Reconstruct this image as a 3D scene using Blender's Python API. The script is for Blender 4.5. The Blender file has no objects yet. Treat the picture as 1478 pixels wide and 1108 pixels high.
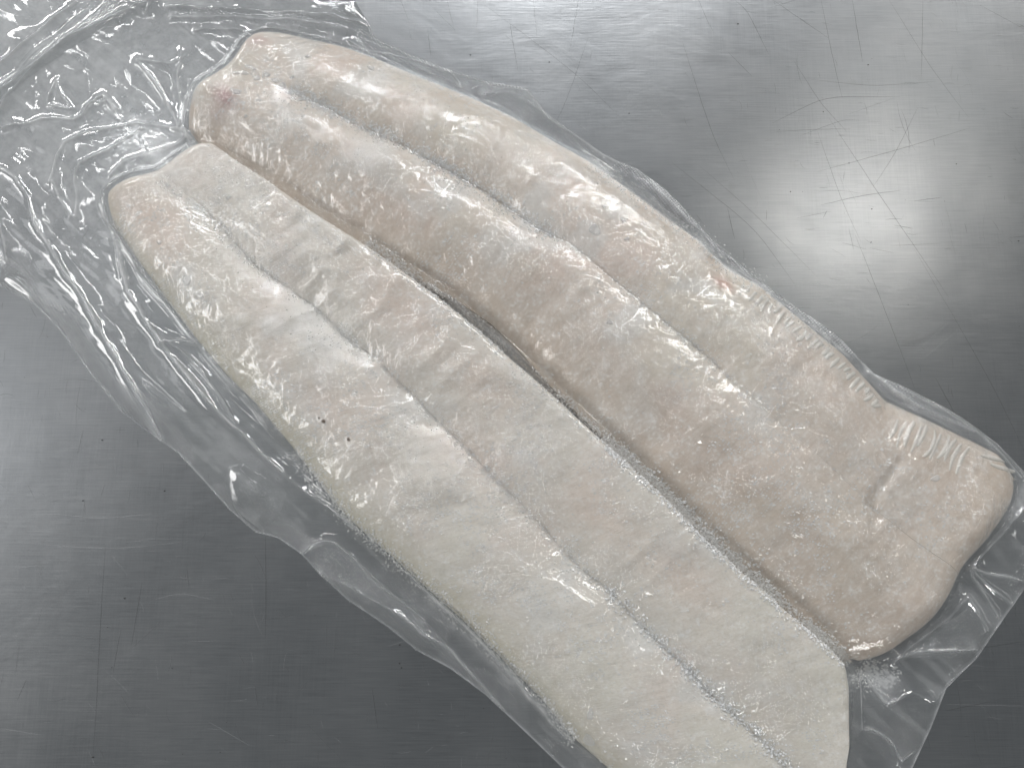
import bpy, math, random
import numpy as np
random.seed(7); RNG = np.random.default_rng(7)
sc = bpy.context.scene
col = sc.collection
MM = 0.001

# ------------------------------------------------------------------ camera
CAM = np.array([0.0, -0.075, 0.41]); LENS = 28.0; SENS = 36.0
TH = math.atan2(0.075, 0.41)
cd = bpy.data.cameras.new('camera'); cam = bpy.data.objects.new('camera', cd); col.objects.link(cam)
cam.location = CAM; cam.rotation_euler = (TH, 0, 0)
cd.lens = LENS; cd.sensor_width = SENS; cd.clip_start = 0.01; cd.clip_end = 50
sc.camera = cam
sc.view_settings.view_transform = 'Standard'; sc.view_settings.look = 'None'
sc.view_settings.exposure = 0.0; sc.view_settings.gamma = 1.0

def P(u, v, z=0.0):
    """photograph position (1478 x 1108) -> place on the level z above the table"""
    k = SENS / LENS / 1478.0
    d = np.array([(u - 739) * k, -(v - 554) * k, -1.0])
    c, s = math.cos(TH), math.sin(TH)
    w = np.array([d[0], c * d[1] - s * d[2], s * d[1] + c * d[2]])
    t = (z - CAM[2]) / w[2]
    return CAM + w * t
def PP(pts, z): return np.array([P(a, b, z)[:2] for a, b in pts])

# ------------------------------------------------------------------ room light
w = bpy.data.worlds.new('World'); sc.world = w; w.use_nodes = True
w.node_tree.nodes['Background'].inputs[0].default_value = (0.92, 0.97, 1.0, 1)
w.node_tree.nodes['Background'].inputs[1].default_value = 0.13

def area(name, loc, aim, sx, sy, watts, colr, shape='RECTANGLE', spread=180):
    l = bpy.data.lights.new(name, 'AREA'); l.shape = shape; l.size = sx
    if shape != 'DISK': l.size_y = sy
    l.energy = watts; l.color = colr; l.spread = math.radians(spread)
    o = bpy.data.objects.new(name, l); col.objects.link(o); o.location = loc
    d = np.array(aim, float) - np.array(loc, float)
    from mathutils import Vector
    o.rotation_euler = Vector(d).to_track_quat('-Z', 'Y').to_euler()
    return o
def mirror_at(u, v, H):
    p = P(u, v, 0); d = p - CAM; d[2] = -d[2]
    return p + d * ((H - p[2]) / d[2])
LAMPS = [
 ('ceiling_lamp', mirror_at(1228, 318, 1.9), P(1228, 318), 0.15, 0.15, 1.55, (1.0, 0.97, 0.91), 'DISK'),
 ('ceiling_tube', mirror_at(790, -290, 2.0), (0, 0, 0), 1.35, 0.05, 15, (0.97, 0.98, 1.0), 'RECTANGLE'),
 ('ceiling_tube', mirror_at(820, -400, 2.0), (0, 0, 0), 1.35, 0.05, 16, (0.97, 0.98, 1.0), 'RECTANGLE'),
 ('ceiling_tube', mirror_at(330, 330, 2.1), (0, 0, 0), 0.035, 0.9, 3.2, (1, 1, 1), 'RECTANGLE'),
 ('added_left_panel', mirror_at(-450, 560, 2.0), (0, 0, 0), 0.5, 1.8, 3.9, (0.97, 0.98, 1.0), 'RECTANGLE'),  # unseen panel, added to brighten the left of the steel
 ('added_side_light', (1.6, 2.4, 1.3), (0, 0, 0), 1.4, 0.12, 29, (1.0, 0.99, 0.97), 'RECTANGLE'),  # unseen key strip, added for the light from upper right
 ('added_side_light', (-1.8, 2.2, 1.4), (0, 0, 0), 1.2, 0.12, 23, (1.0, 0.99, 0.98), 'RECTANGLE'),  # unseen fills from here down, added to light the fish diffusely
 ('added_side_light', (-2.5, -0.3, 1.4), (0, 0, 0), 1.2, 0.55, 19, (1.0, 0.99, 0.98), 'RECTANGLE'),
 ('added_side_light', (2.6, 0.0, 1.3), (0, 0, 0), 1.2, 0.12, 2.5, (1.0, 0.99, 0.97), 'RECTANGLE'),
 ('added_side_light', (0.4, -2.6, 1.4), (0, 0, 0), 1.2, 0.12, 21, (1.0, 0.99, 0.97), 'RECTANGLE'),
]
for a in LAMPS: area(*a)

# ------------------------------------------------------------------ noise and fields
def vnoise(x, y, sx, sy=None, seed=0):
    sy = sy or sx
    r = np.random.default_rng(seed + 1000); T = r.random((256, 256)).astype(np.float32)
    X = np.asarray(x, np.float32) / sx + 100.37; Y = np.asarray(y, np.float32) / sy + 100.73
    xi = np.floor(X).astype(int); yi = np.floor(Y).astype(int); fx = X - xi; fy = Y - yi
    fx = fx * fx * (3 - 2 * fx); fy = fy * fy * (3 - 2 * fy)
    a = T[xi & 255, yi & 255]; b = T[(xi + 1) & 255, yi & 255]
    c = T[xi & 255, (yi + 1) & 255]; d = T[(xi + 1) & 255, (yi + 1) & 255]
    return (a * (1 - fx) + b * fx) * (1 - fy) + (c * (1 - fx) + d * fx) * fy - 0.5
def fbm(x, y, s, o=4, seed=0, sy=None):
    r = 0; a = 1.0
    for i in range(o):
        r = r + a * vnoise(x, y, s, sy, seed + i * 17); a *= 0.5; s *= 0.5
        if sy: sy *= 0.5
    return r
def facets(x, y, s, seed=0):
    """flat facets meeting at straight creases, like crumpled film (linear interpolation on a warped triangular lattice)"""
    x = x + 0.55 * s * vnoise(x, y, s * 1.9, seed=seed + 5) * 2; y = y + 0.55 * s * vnoise(x, y, s * 1.7, seed=seed + 6) * 2
    r = np.random.default_rng(seed + 77); T = r.random((256, 256))
    X = x / s; Y = y / s; k = (X + Y) * 0.36603; X = X + k + 90; Y = Y + k + 90
    xi = np.floor(X).astype(int); yi = np.floor(Y).astype(int); fx = X - xi; fy = Y - yi
    a = T[xi & 255, yi & 255]; b = T[(xi + 1) & 255, yi & 255]; c = T[xi & 255, (yi + 1) & 255]; d = T[(xi + 1) & 255, (yi + 1) & 255]
    return np.where(fx > fy, a + (b - a) * fx + (d - b) * fy, a + (d - c) * fx + (c - a) * fy) - 0.5
def sstep(a, b, x): t = np.clip((x - a) / (b - a), 0, 1); return t * t * (3 - 2 * t)
def resample(p, n):
    p = np.asarray(p, float); d = np.r_[0, np.cumsum(np.hypot(*np.diff(p, axis=0).T))]
    q = np.linspace(0, d[-1], n)
    return np.c_[np.interp(q, d, p[:, 0]), np.interp(q, d, p[:, 1])]
def smoothc(p, k):
    for _ in range(k):
        q = p.copy(); q[1:-1] = (p[:-2] + 2 * p[1:-1] + p[2:]) / 4; p = q
    return p
def blur(a, n):
    for _ in range(n):
        b = np.pad(a, 1, mode='edge'); a = (b[:-2, 1:-1] + 2 * b[1:-1, 1:-1] + b[2:, 1:-1]) / 4
        b = np.pad(a, 1, mode='edge'); a = (b[1:-1, :-2] + 2 * b[1:-1, 1:-1] + b[1:-1, 2:]) / 4
    return a
def seg_dist(X, Y, poly):
    D = np.full(X.shape, 1e9)
    for (ax, ay), (bx, by) in zip(poly[:-1], poly[1:]):
        dx, dy = bx - ax, by - ay; L = dx * dx + dy * dy + 1e-18
        t = np.clip(((X - ax) * dx + (Y - ay) * dy) / L, 0, 1)
        D = np.minimum(D, np.hypot(X - ax - t * dx, Y - ay - t * dy))
    return D
def inside(X, Y, poly):
    r = np.zeros(X.shape, bool); n = len(poly)
    for i in range(n):
        x1, y1 = poly[i]; x2, y2 = poly[(i + 1) % n]
        c = (y1 > Y) != (y2 > Y)
        r ^= c & (X < (x2 - x1) * (Y - y1) / (y2 - y1 + 1e-18) + x1)
    return r

# ------------------------------------------------------------------ mesh helpers
def link(name, me, parent=None, mats=()):
    o = bpy.data.objects.new(name, me); col.objects.link(o); o.parent = parent
    for m in mats:
        if m.name not in [x.name for x in me.materials if x]: me.materials.append(m)
    return o
def fast_mesh(name, V, F, smooth=True):
    me = bpy.data.meshes.new(name); V = np.ascontiguousarray(V, np.float32); F = np.ascontiguousarray(F, np.int32)
    me.vertices.add(len(V)); me.vertices.foreach_set('co', V.ravel())
    k = F.shape[1]
    me.loops.add(F.size); me.loops.foreach_set('vertex_index', F.ravel())
    me.polygons.add(len(F)); me.polygons.foreach_set('loop_start', np.arange(0, F.size, k, dtype=np.int32))
    try: me.polygons.foreach_set('loop_total', np.full(len(F), k, np.int32))
    except Exception: pass
    me.polygons.foreach_set('use_smooth', np.full(len(F), smooth))
    me.update(calc_edges=True); me.validate()
    return me
def vcol(me, name, C):
    a = me.attributes.new(name, 'FLOAT_COLOR', 'POINT')
    a.data.foreach_set('color', np.c_[C, np.ones(len(C))].astype(np.float32).ravel())
def vfloat(me, name, f):
    a = me.attributes.new(name, 'FLOAT', 'POINT'); a.data.foreach_set('value', np.asarray(f, np.float32).ravel())
def vvec(me, name, f):
    a = me.attributes.new(name, 'FLOAT_VECTOR', 'POINT'); a.data.foreach_set('vector', np.asarray(f, np.float32).ravel())
def empty(name, loc, label, cat, group=None):
    o = bpy.data.objects.new(name, None); col.objects.link(o); o.location = loc
    o.empty_display_size = 0.02
    o['label'] = label; o['category'] = cat
    if group: o['group'] = group
    return o
def adopt(o, root):
    o.parent = root; o.location = -np.array(root.location) ; return o

# ------------------------------------------------------------------ materials
class N:
    def __init__(s, name):
        s.m = bpy.data.materials.new(name); s.m.use_nodes = True; s.t = s.m.node_tree; s.t.nodes.clear()
        s.out = s.t.nodes.new('ShaderNodeOutputMaterial')
    def n(s, ty, ins=None, **kw):
        n = s.t.nodes.new(ty)
        for k, v in kw.items(): setattr(n, k, v)
        for k, v in (ins or {}).items():
            if hasattr(v, 'is_output'): s.t.links.new(v, n.inputs[k])
            else: n.inputs[k].default_value = v
        return n
    def math(s, op, a, b=0.0, clamp=False):
        return s.n('ShaderNodeMath', {0: a, 1: b}, operation=op, use_clamp=clamp).outputs[0]
    def ramp(s, f, stops):
        n = s.n('ShaderNodeValToRGB', {0: f}); e = n.color_ramp.elements
        e[0].position, e[0].color = stops[0][0], (*stops[0][1], 1); e[1].position, e[1].color = stops[-1][0], (*stops[-1][1], 1)
        for p, c in stops[1:-1]: x = e.new(p); x.color = (*c, 1)
        return n.outputs[0]
    def rng(s, f, a, b, c, d):
        return s.n('ShaderNodeMapRange', {0: f, 1: a, 2: b, 3: c, 4: d}).outputs[0]
    def noise(s, vec, scale, detail=4, rough=0.55, dist=0.0):
        return s.n('ShaderNodeTexNoise', {'Vector': vec, 'Scale': scale, 'Detail': detail, 'Roughness': rough, 'Distortion': dist}).outputs['Fac']
    def mapping(s, vec, sc=(1, 1, 1), rot=(0, 0, 0)):
        return s.n('ShaderNodeMapping', {'Vector': vec, 'Scale': sc, 'Rotation': rot}).outputs[0]
    def bump(s, h, strength, dist, normal=None):
        i = {'Height': h, 'Strength': strength, 'Distance': dist}
        if normal is not None: i['Normal'] = normal
        return s.n('ShaderNodeBump', i).outputs[0]
    def mixc(s, f, a, b, mode='MIX'):
        n = s.n('ShaderNodeMix', data_type='RGBA', blend_type=mode)
        for k, v in ((0, f), (6, a), (7, b)):
            if hasattr(v, 'is_output'): s.t.links.new(v, n.inputs[k])
            else: n.inputs[k].default_value = v if k == 0 else (*v, 1)
        return n.outputs[2]
    def done(s, sh): s.t.links.new(sh, s.out.inputs[0]); return s.m

def mat_steel():
    q = N('scratched_steel'); co = q.n('ShaderNodeTexCoord').outputs['Object']
    cloud = q.noise(co, 9, 4); fine = q.noise(co, 60, 5, 0.6)
    hx = q.noise(q.mapping(co, (50, 1400, 1), (0, 0, 0.02)), 1.0, 3, 0.65)
    vx = q.noise(q.mapping(co, (1100, 34, 1), (0, 0, 0.12)), 1.0, 3, 0.65)
    d1 = q.noise(q.mapping(co, (30, 900, 1), (0, 0, 0.9)), 1.0, 2, 0.6)
    patch = q.rng(q.noise(co, 16, 3), 0.42, 0.62, 0, 1)
    pv = q.rng(q.noise(co, 11, 4), 0.40, 0.62, 0.06, 0.42)
    br = q.math('ADD', q.math('MULTIPLY', hx, 0.62), q.math('MULTIPLY', q.math('SUBTRACT', vx, 0.5), pv)); br = q.math('ADD', br, 0.19)
    br2 = q.math('ADD', br, q.math('MULTIPLY', q.math('MULTIPLY', d1, patch), 0.35))
    base = q.ramp(br2, [(0.30, (0.40, 0.415, 0.43)), (0.5, (0.50, 0.515, 0.53)), (0.78, (0.60, 0.61, 0.62))])
    base = q.mixc(q.rng(cloud, 0.35, 0.7, 0.0, 0.35), base, (0.42, 0.44, 0.455))
    grime = q.rng(fine, 0.62, 0.8, 0.0, 0.3)
    base = q.mixc(grime, base, (0.34, 0.34, 0.335))
    rough = q.math('ADD', q.rng(cloud, 0.25, 0.75, 0.245, 0.30), q.math('MULTIPLY', br, 0.06))
    nb = q.bump(br2, 0.22, 0.00022)
    nb = q.bump(q.noise(q.mapping(co, (18, 34, 1), (0, 0, 0.12)), 1.0, 4, 0.55, 0.6), 0.17, 0.0013, nb); nb = q.bump(cloud, 0.26, 0.0019, nb)
    b = q.n('ShaderNodeBsdfPrincipled', {'Base Color': base, 'Metallic': 1.0, 'Roughness': rough, 'Normal': nb})
    return q.done(b.outputs[0])
def mat_simple(name, c, rough=0.5, metal=0.0, alpha=1.0, spec=0.5, sss=0.0):
    q = N(name); co = q.n('ShaderNodeTexCoord').outputs['Object']
    n = q.noise(co, 900, 2)
    base = q.mixc(n, tuple(x * 0.8 for x in c), tuple(min(1, x * 1.15) for x in c))
    b = q.n('ShaderNodeBsdfPrincipled', {'Base Color': base, 'Metallic': metal, 'Roughness': rough, 'Alpha': alpha, 'Specular IOR Level': spec})
    return q.done(b.outputs[0])
def mat_flesh(seed):
    q = N('frozen_fish_flesh' if not seed else 'frozen_fish_flesh_pale')
    pig = q.n('ShaderNodeAttribute', attribute_name='pigment_and_shade').outputs['Color']
    st = q.n('ShaderNodeAttribute', attribute_name='grain').outputs['Vector']   # (along, across, 0) in metres
    co = q.n('ShaderNodeTexCoord').outputs['Object']
    fib = q.noise(q.mapping(st, (1000, 260, 1), (0, 0, 0.2 + .3 * seed)), 1.0, 4, 0.65, 1.0)
    mott = q.noise(co, 110 + seed * 20, 6, 0.72, 0.5)
    speck = q.noise(co, 480, 4, 0.6)
    wht = q.rng(q.math('ADD', q.math('MULTIPLY', mott, 0.7), q.math('MULTIPLY', fib, 0.3)), 0.40, 0.62, 0, 1)
    base = q.mixc(q.math('MULTIPLY', wht, 0.38), pig, (0.84, 0.805, 0.76))
    gr = q.noise(co, 800, 3, 0.7)
    base = q.mixc(q.math('MULTIPLY', q.rng(speck, 0.50, 0.66, 0, 0.6), q.rng(mott, 0.42, 0.58, 0.15, 1)), base, (0.92, 0.915, 0.90))
    base = q.mixc(q.rng(gr, 0.3, 0.5, 0.30, 0.0), base, (0.56, 0.50, 0.43))
    base = q.mixc(q.rng(fib, 0.36, 0.50, 0.13, 0.0), base, (0.44, 0.39, 0.33))
    h = q.math('ADD', q.math('MULTIPLY', fib, 0.7), q.math('ADD', q.math('MULTIPLY', mott, 0.8), q.math('MULTIPLY', speck, 0.35)))
    nb = q.bump(h, 0.5, 0.0007)
    b = q.n('ShaderNodeBsdfPrincipled', {'Base Color': base, 'Roughness': 0.5, 'Normal': nb, 'Specular IOR Level': 0.35,
        'Subsurface Weight': 0.12, 'Subsurface Scale': 0.004})
    b.inputs['Subsurface Radius'].default_value = (1.0, 0.75, 0.6)
    return q.done(b.outputs[0])
def mat_film(name, haze_mul=1.0, lower=False):
    q = N(name); co = q.n('ShaderNodeTexCoord').outputs['Object']
    hz = q.n('ShaderNodeAttribute', attribute_name='haze').outputs['Fac']
    mw = q.n('ShaderNodeAttribute', attribute_name='micro').outputs['Fac']
    em = q.n('ShaderNodeAttribute', attribute_name='emboss').outputs['Fac']
    n1 = q.noise(co, 340, 3, 0.6, 1.2); n2 = q.noise(co, 900, 3, 0.65)
    v = q.n('ShaderNodeTexVoronoi', {'Vector': co, 'Scale': 420.0}, feature='DISTANCE_TO_EDGE').outputs['Distance']
    hmic = q.math('MULTIPLY', q.math('MULTIPLY', mw, 1.3), q.math('ADD', q.math('MULTIPLY', n1, 1.0), q.math('ADD', q.math('MULTIPLY', n2, 0.1), q.math('MULTIPLY', v, 0.22))))
    w1 = q.n('ShaderNodeTexWave', {'Vector': q.mapping(co, (1, 1, 1), (0, 0, 0.95)), 'Scale': 230.0, 'Distortion': 0.4}).outputs['Fac']
    w2 = q.n('ShaderNodeTexWave', {'Vector': q.mapping(co, (1, 1, 1), (0, 0, -0.62)), 'Scale': 230.0, 'Distortion': 0.4}).outputs['Fac']
    hem = q.math('MULTIPLY', em, q.math('MULTIPLY', w1, w2))
    soft = q.math('MULTIPLY', q.noise(co, 45, 3), 3.0)
    nb = q.bump(q.math('ADD', hmic, q.math('ADD', q.math('MULTIPLY', hem, 0.9), q.math('MULTIPLY', soft, 0.15))), 1.0, 0.0005)
    inc = q.n('ShaderNodeNewGeometry').outputs['Incoming']
    cs = q.math('ABSOLUTE', q.n('ShaderNodeVectorMath', {0: inc, 1: nb}, operation='DOT_PRODUCT').outputs['Value'])
    fr = q.math('ADD', 0.05, q.math('MULTIPLY', q.math('POWER', q.math('SUBTRACT', 1.0, cs, clamp=True), 5.0), 0.8))   # same from both sides
    tr = q.n('ShaderNodeBsdfTransparent', {'Color': (0.965, 0.97, 0.97, 1)}).outputs[0]
    df = q.n('ShaderNodeBsdfDiffuse', {'Color': (0.80, 0.81, 0.82, 1), 'Normal': nb}).outputs[0]
    tl = q.n('ShaderNodeBsdfTranslucent', {'Color': (0.80, 0.81, 0.82, 1), 'Normal': nb}).outputs[0]
    milk = q.n('ShaderNodeMixShader', {0: 0.3, 1: df, 2: tl}).outputs[0]
    hzv = q.math('MULTIPLY', hz, q.rng(q.noise(co, 120, 4, 0.6), 0.3, 0.7, 0.7, 1.3), clamp=True)
    a = q.n('ShaderNodeMixShader', {0: q.math('MULTIPLY', hzv, haze_mul, clamp=True), 1: tr, 2: milk}).outputs[0]
    gl = q.n('ShaderNodeBsdfGlossy', {'Color': (1, 1, 1, 1), 'Roughness': 0.055, 'Normal': nb}).outputs[0]
    b = q.n('ShaderNodeMixShader', {0: q.math('MULTIPLY', fr, 1.6, clamp=True), 1: a, 2: gl}).outputs[0]
    return q.done(b)
def mat_ice():
    q = N('frost_ice'); co = q.n('ShaderNodeTexCoord').outputs['Object']
    c = q.mixc(q.noise(co, 500, 2), (0.92, 0.93, 0.93), (1.0, 1.0, 1.0))
    b = q.n('ShaderNodeBsdfPrincipled', {'Base Color': c, 'Roughness': 0.3, 'Specular IOR Level': 0.6, 'Alpha': 0.8})
    return q.done(b.outputs[0])
M_steel = mat_steel(); M_flesh = [mat_flesh(0), mat_flesh(1)]
M_film = mat_film('clear_bag_film'); M_ice = mat_ice(); M_rime = mat_simple('white_rime', (0.99, 0.985, 0.97), 0.3, alpha=0.75)
M_blob = mat_simple('trapped_frost', (0.98, 0.97, 0.95), 0.35, alpha=0.5)
M_flake = mat_simple('white_flake', (0.88, 0.84, 0.78), 0.4, alpha=0.8)
M_speck = mat_simple('brown_speck', (0.17, 0.12, 0.085), 0.6, alpha=0.8)
M_dark = mat_simple('dark_scratch', (0.20, 0.205, 0.21), 0.5, 0.9, alpha=0.42)
M_faint = mat_simple('faint_scratch', (0.30, 0.305, 0.31), 0.5, 0.9, alpha=0.38)
M_lite = mat_simple('light_scratch', (0.85, 0.86, 0.87), 0.5, 0.6, alpha=0.13)
M_dirt = mat_simple('dirt', (0.05, 0.05, 0.05), 0.7)

# ------------------------------------------------------------------ steel table
def build_table():
    n = 60; x = np.linspace(-0.75, 0.75, n); y = np.linspace(-0.6, 0.8, n)
    X, Y = np.meshgrid(x, y, indexing='ij')
    Z = 0 * X
    V = np.c_[X.ravel(), Y.ravel(), Z.ravel()]
    i = np.arange(n * n).reshape(n, n)
    F = np.c_[i[:-1, :-1].ravel(), i[1:, :-1].ravel(), i[1:, 1:].ravel(), i[:-1, 1:].ravel()]
    t = link('table', fast_mesh('table', V, F), None, [M_steel]); t['kind'] = 'structure'
    t['label'] = 'scratched brushed stainless steel worktop'
    return t
table = build_table()
def strip(points, wd, z):
    """a thin tapered ribbon lying on the steel; returns verts, quads"""
    p = np.asarray(points, float); d = np.gradient(p, axis=0); d /= np.hypot(d[:, 0], d[:, 1])[:, None] + 1e-12
    n = np.c_[-d[:, 1], d[:, 0]]; k = len(p); tp = np.sin(np.linspace(0.12, math.pi - 0.12, k))[:, None] ** 0.6
    a = p + n * wd * tp / 2; b = p - n * wd * tp / 2
    V = np.r_[np.c_[a, np.full(k, z)], np.c_[b, np.full(k, z)]]
    i = np.arange(k - 1); F = np.c_[i, i + 1, i + 1 + k, i + k]
    return V, F
def strips_mesh(lst):
    Vs, Fs, o = [], [], 0
    for V, F in lst: Vs.append(V); Fs.append(F + o); o += len(V)
    return np.concatenate(Vs), np.concatenate(Fs)
SCR = [[(848,57),(830,110),(812,160),(793,193)],[(700,8),(760,52),(838,112),(905,180)],[(735,28),(742,70),(748,105)],
 [(1283,0),(1345,100),(1398,170)],[(1115,0),(1195,55)],[(1145,87),(1185,150),(1222,190)],[(1180,190),(1215,290),(1243,350)],
 [(1196,170),(1275,290),(1330,370),(1370,430)],[(1325,155),(1290,225),(1260,270)],[(1120,190),(1180,187),(1228,186)],
 [(1155,196),(1220,172),(1240,174)],[(1010,240),(1080,300),(1180,400)],[(970,235),(1090,330),(1150,415)],[(1235,340),(1290,480),(1320,560)],
 [(1320,360),(1390,480),(1440,570),(1478,650)],[(1415,8),(1478,42)],[(1185,0),(1200,75),(1215,140)],[(1230,0),(1245,90)],[(1332,0),(1330,110)],
 [(1180,248),(1300,215),(1400,185)],[(1185,296),(1245,282),(1300,275)],[(1150,315),(1200,305)],[(1115,178),(1190,140),(1300,140)],
 [(625,12),(658,45)],[(578,0),(590,30)],[(645,0),(657,48)],[(690,0),(688,45)],[(617,42),(622,82)],[(770,0),(775,55)],[(835,0),(822,75)],
 [(985,60),(1010,140),(1030,200),(1060,260)],[(1050,75),(1085,110)],[(1060,0),(1078,15),(1110,80)],[(1110,12),(1150,0)],
 [(122,720),(123,742)],[(1008,0),(1025,40)],[(152,790),(145,900),(138,1040),(134,1092)],[(270,820),(273,850)],[(368,988),(372,1018)],
 [(537,992),(545,1050)],[(175,905),(163,970)],[(38,980),(25,1010)],[(383,770),(384,850),(383,920)],[(205,840),(190,930)],[(120,620),(112,655)],
 [(1385,940),(1478,925)],[(1365,1025),(1430,1012)],[(1350,545),(1385,610)],[(1320,290),(1360,285)],[(1215,350),(1250,360)],
 [(1290,325),(1318,330)],[(1255,358),(1290,365)],[(1170,115),(1260,125),(1350,118)],[(1050,300),(1060,345)],[(1225,330),(1232,360)]]
SCL = [[(0,777),(80,788),(180,792),(290,778)],[(140,787),(200,780),(270,772)],[(215,867),(260,855),(310,865)],[(20,820),(60,815)],[(0,1050),(60,1060)],
 [(60,740),(150,748),(230,740)],[(1060,200),(1100,290)],[(1225,165),(1290,142)],[(1390,470),(1330,520)],[(1380,455),(1310,520)],[(1010,175),(1030,210),(1075,160)],
 [(1365,1016),(1478,1018)],[(560,932),(600,920)],[(160,800),(185,830)],[(300,1040),(360,1075)],[(940,130),(960,180)],[(1100,130),(1180,150)]]
def build_scratches():
    k = 0
    for lst, m, wd in ((SCR, M_dark, 0.27 * MM), (SCL, M_lite, 0.26 * MM)):
        for pts in lst:
            p = smoothc(resample(PP(pts, 0), 14), 3); p = p + RNG.normal(0, 0.00005, p.shape)
            L = np.hypot(*(p[-1] - p[0]))
            V, F = strip(p, wd * random.uniform(0.7, 1.25), (0.04 + 0.0015 * k) * MM); k += 1
            link('scratch', fast_mesh('scratch', V, F), table, [m])
    for nm, m, cnt, wd in (('fine_scratches', M_faint, 1500, 0.20), ('fine_light_scratches', M_lite, 1300, 0.17)):
        out = []
        for i in range(cnt):
            c = np.array([random.uniform(-0.36, 0.36), random.uniform(-0.26, 0.33)])
            r = random.random()
            ang = random.gauss(0.0, 0.09) if r < 0.45 else (random.gauss(1.62, 0.14) if r < 0.75 else (random.gauss(-0.95, 0.2) if r < 0.88 else random.uniform(0, 3.14)))
            L = random.uniform(2, 9) * MM * (1 if random.random() < 0.9 else 3.5)
            d = np.array([math.cos(ang), math.sin(ang)]); nn = np.array([-d[1], d[0]]); cv = random.gauss(0, 0.06)
            ts = np.linspace(-0.5, 0.5, 5)
            p = c + d * (ts * L)[:, None] + nn * (cv * L * (ts ** 2) * 4)[:, None]
            out.append(strip(p, wd * random.uniform(0.5, 1.3) * MM, (0.15 if m is M_faint else 0.2) * MM + i * 2e-8))
        V, F = strips_mesh(out); o = link(nm, fast_mesh(nm, V, F), table, [m]); o['kind'] = 'stuff'
    # little dirt specks on the steel
    V, F, o = [], [], 0
    sp = [(679,80),(793,90),(908,164),(1188,162),(1253,94),(1225,236),(1257,350),(1258,302),(1141,277),(577,930),(580,963),(577,957),(1380,237),(238,708),(134,1092),(1470,348),(180,863),(120,722),(148,635),(1065,35)]
    sp = [(a, b, 0.38) for a, b in sp] + [(random.uniform(0, 1478), random.uniform(0, 1108), random.uniform(.1, .22)) for _ in range(120)]
    for a, b, r in sp:
        c = P(a, b, 0); k = 7; th = np.linspace(0, 2 * math.pi, k, endpoint=False)
        rr = r * MM * RNG.uniform(0.5, 1.2, k)
        V.append(np.c_[c[0] + rr * np.cos(th) * 1.3, c[1] + rr * np.sin(th), np.full(k, 0.25 * MM)]); V.append([[c[0], c[1], 0.25 * MM + r * 0.5 * MM]])
        for i in range(k): F.append((o + i, o + (i + 1) % k, o + k))
        o += k + 1
    ob = link('dirt_specks', fast_mesh('dirt_specks', np.concatenate(V), np.array(F)), table, [M_dirt]); ob['kind'] = 'stuff'
build_scratches()

# ------------------------------------------------------------------ the height grid shared by fillets and film
GX0, GX1, GY0, GY1, GS = -0.345, 0.315, -0.275, 0.285, 0.00055
gx = np.arange(GX0, GX1, GS); gy = np.arange(GY0, GY1, GS)
GX, GY = np.meshgrid(gx, gy, indexing='ij'); HF = np.zeros(GX.shape)
def sample(A, x, y):
    i = np.clip((np.asarray(x) - GX0) / GS, 0, len(gx) - 2); j = np.clip((np.asarray(y) - GY0) / GS, 0, len(gy) - 2)
    a = i.astype(int); b = j.astype(int); fi = i - a; fj = j - b
    return (A[a, b] * (1 - fi) + A[a + 1, b] * fi) * (1 - fj) + (A[a, b + 1] * (1 - fi) + A[a + 1, b + 1] * fi) * fj
def splat(V, shape):
    """raise the height grid to a surface given as a (n, m, 3) lattice"""
    S = V.reshape(*shape, 3)
    for a in np.linspace(0, 1, 4)[:-1]:
        for b in np.linspace(0, 1, 3)[:-1]:
            Q = (S[:-1, :-1] * (1 - a) + S[1:, :-1] * a) * (1 - b) + (S[:-1, 1:] * (1 - a) + S[1:, 1:] * a) * b
            q = Q.reshape(-1, 3); i = np.round((q[:, 0] - GX0) / GS).astype(int); j = np.round((q[:, 1] - GY0) / GS).astype(int)
            ok = (i >= 0) & (j >= 0) & (i < len(gx)) & (j < len(gy))
            np.maximum.at(HF, (i[ok], j[ok]), q[ok, 2])

L1 = [(150,285),(158,318),(190,366),(237,430),(284,492),(325,540),(366,580),(425,650),(489,735),(517,762),(570,808),(623,856),(675,902),(725,952),(782,1010),(830,1068),(880,1112),(960,1185)]
G1 = [(222,252),(231,257),(265,283),(315,325),(349,364),(398,405),(455,444),(493,477),(550,524),(570,543),(612,585),(672,646),(733,710),(782,758),(839,821),(877,851),(934,910),(996,970),(1051,1022),(1108,1073),(1138,1105),(1180,1185)]
R1 = [(303,209),(340,230),(379,252),(444,296),(531,351),(588,391),(640,430),(692,472),(742,517),(786,554),(824,589),(870,631),(915,672),(960,712),(1013,768),(1060,810),(1107,851),(1155,893),(1199,931),(1225,957),(1229,990),(1224,1067),(1216,1088),(1202,1150)]
E10 = [(150,285),(152,270),(185,256),(222,246),(232,240),(262,218),(286,207),(303,209)]
E11 = [(960,1185),(1050,1215),(1185,1190),(1202,1150)]
L2 = [(268,185),(285,198),(303,209),(340,230),(379,252),(444,296),(531,350),(590,388),(649,419),(708,459),(750,499),(788,543),(825,580),(871,625),(916,671),(961,711),(1014,767),(1061,809),(1108,850),(1156,892),(1199,931),(1240,957)]
G2 = [(325,100),(360,110),(417,129),(474,155),(524,182),(585,208),(638,239),(706,277),(763,318),(797,341),(824,353),(858,379),(926,437),(972,475),(1032,524),(1054,547),(1108,596),(1138,623),(1176,652),(1214,687),(1259,729),(1305,767),(1385,822)]
R2 = [(388,40),(417,44),(498,64),(555,86),(612,110),(687,140),(744,167),(801,201),(850,229),(896,261),(953,303),(1010,344),(1051,384),(1100,410),(1161,460),(1221,509),(1259,551),(1282,577),(1335,600),(1411,636),(1449,655),(1472,690)]
E20 = [(268,185),(269,163),(280,128),(322,101),(341,82),(353,58),(370,44),(388,40)]
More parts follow.
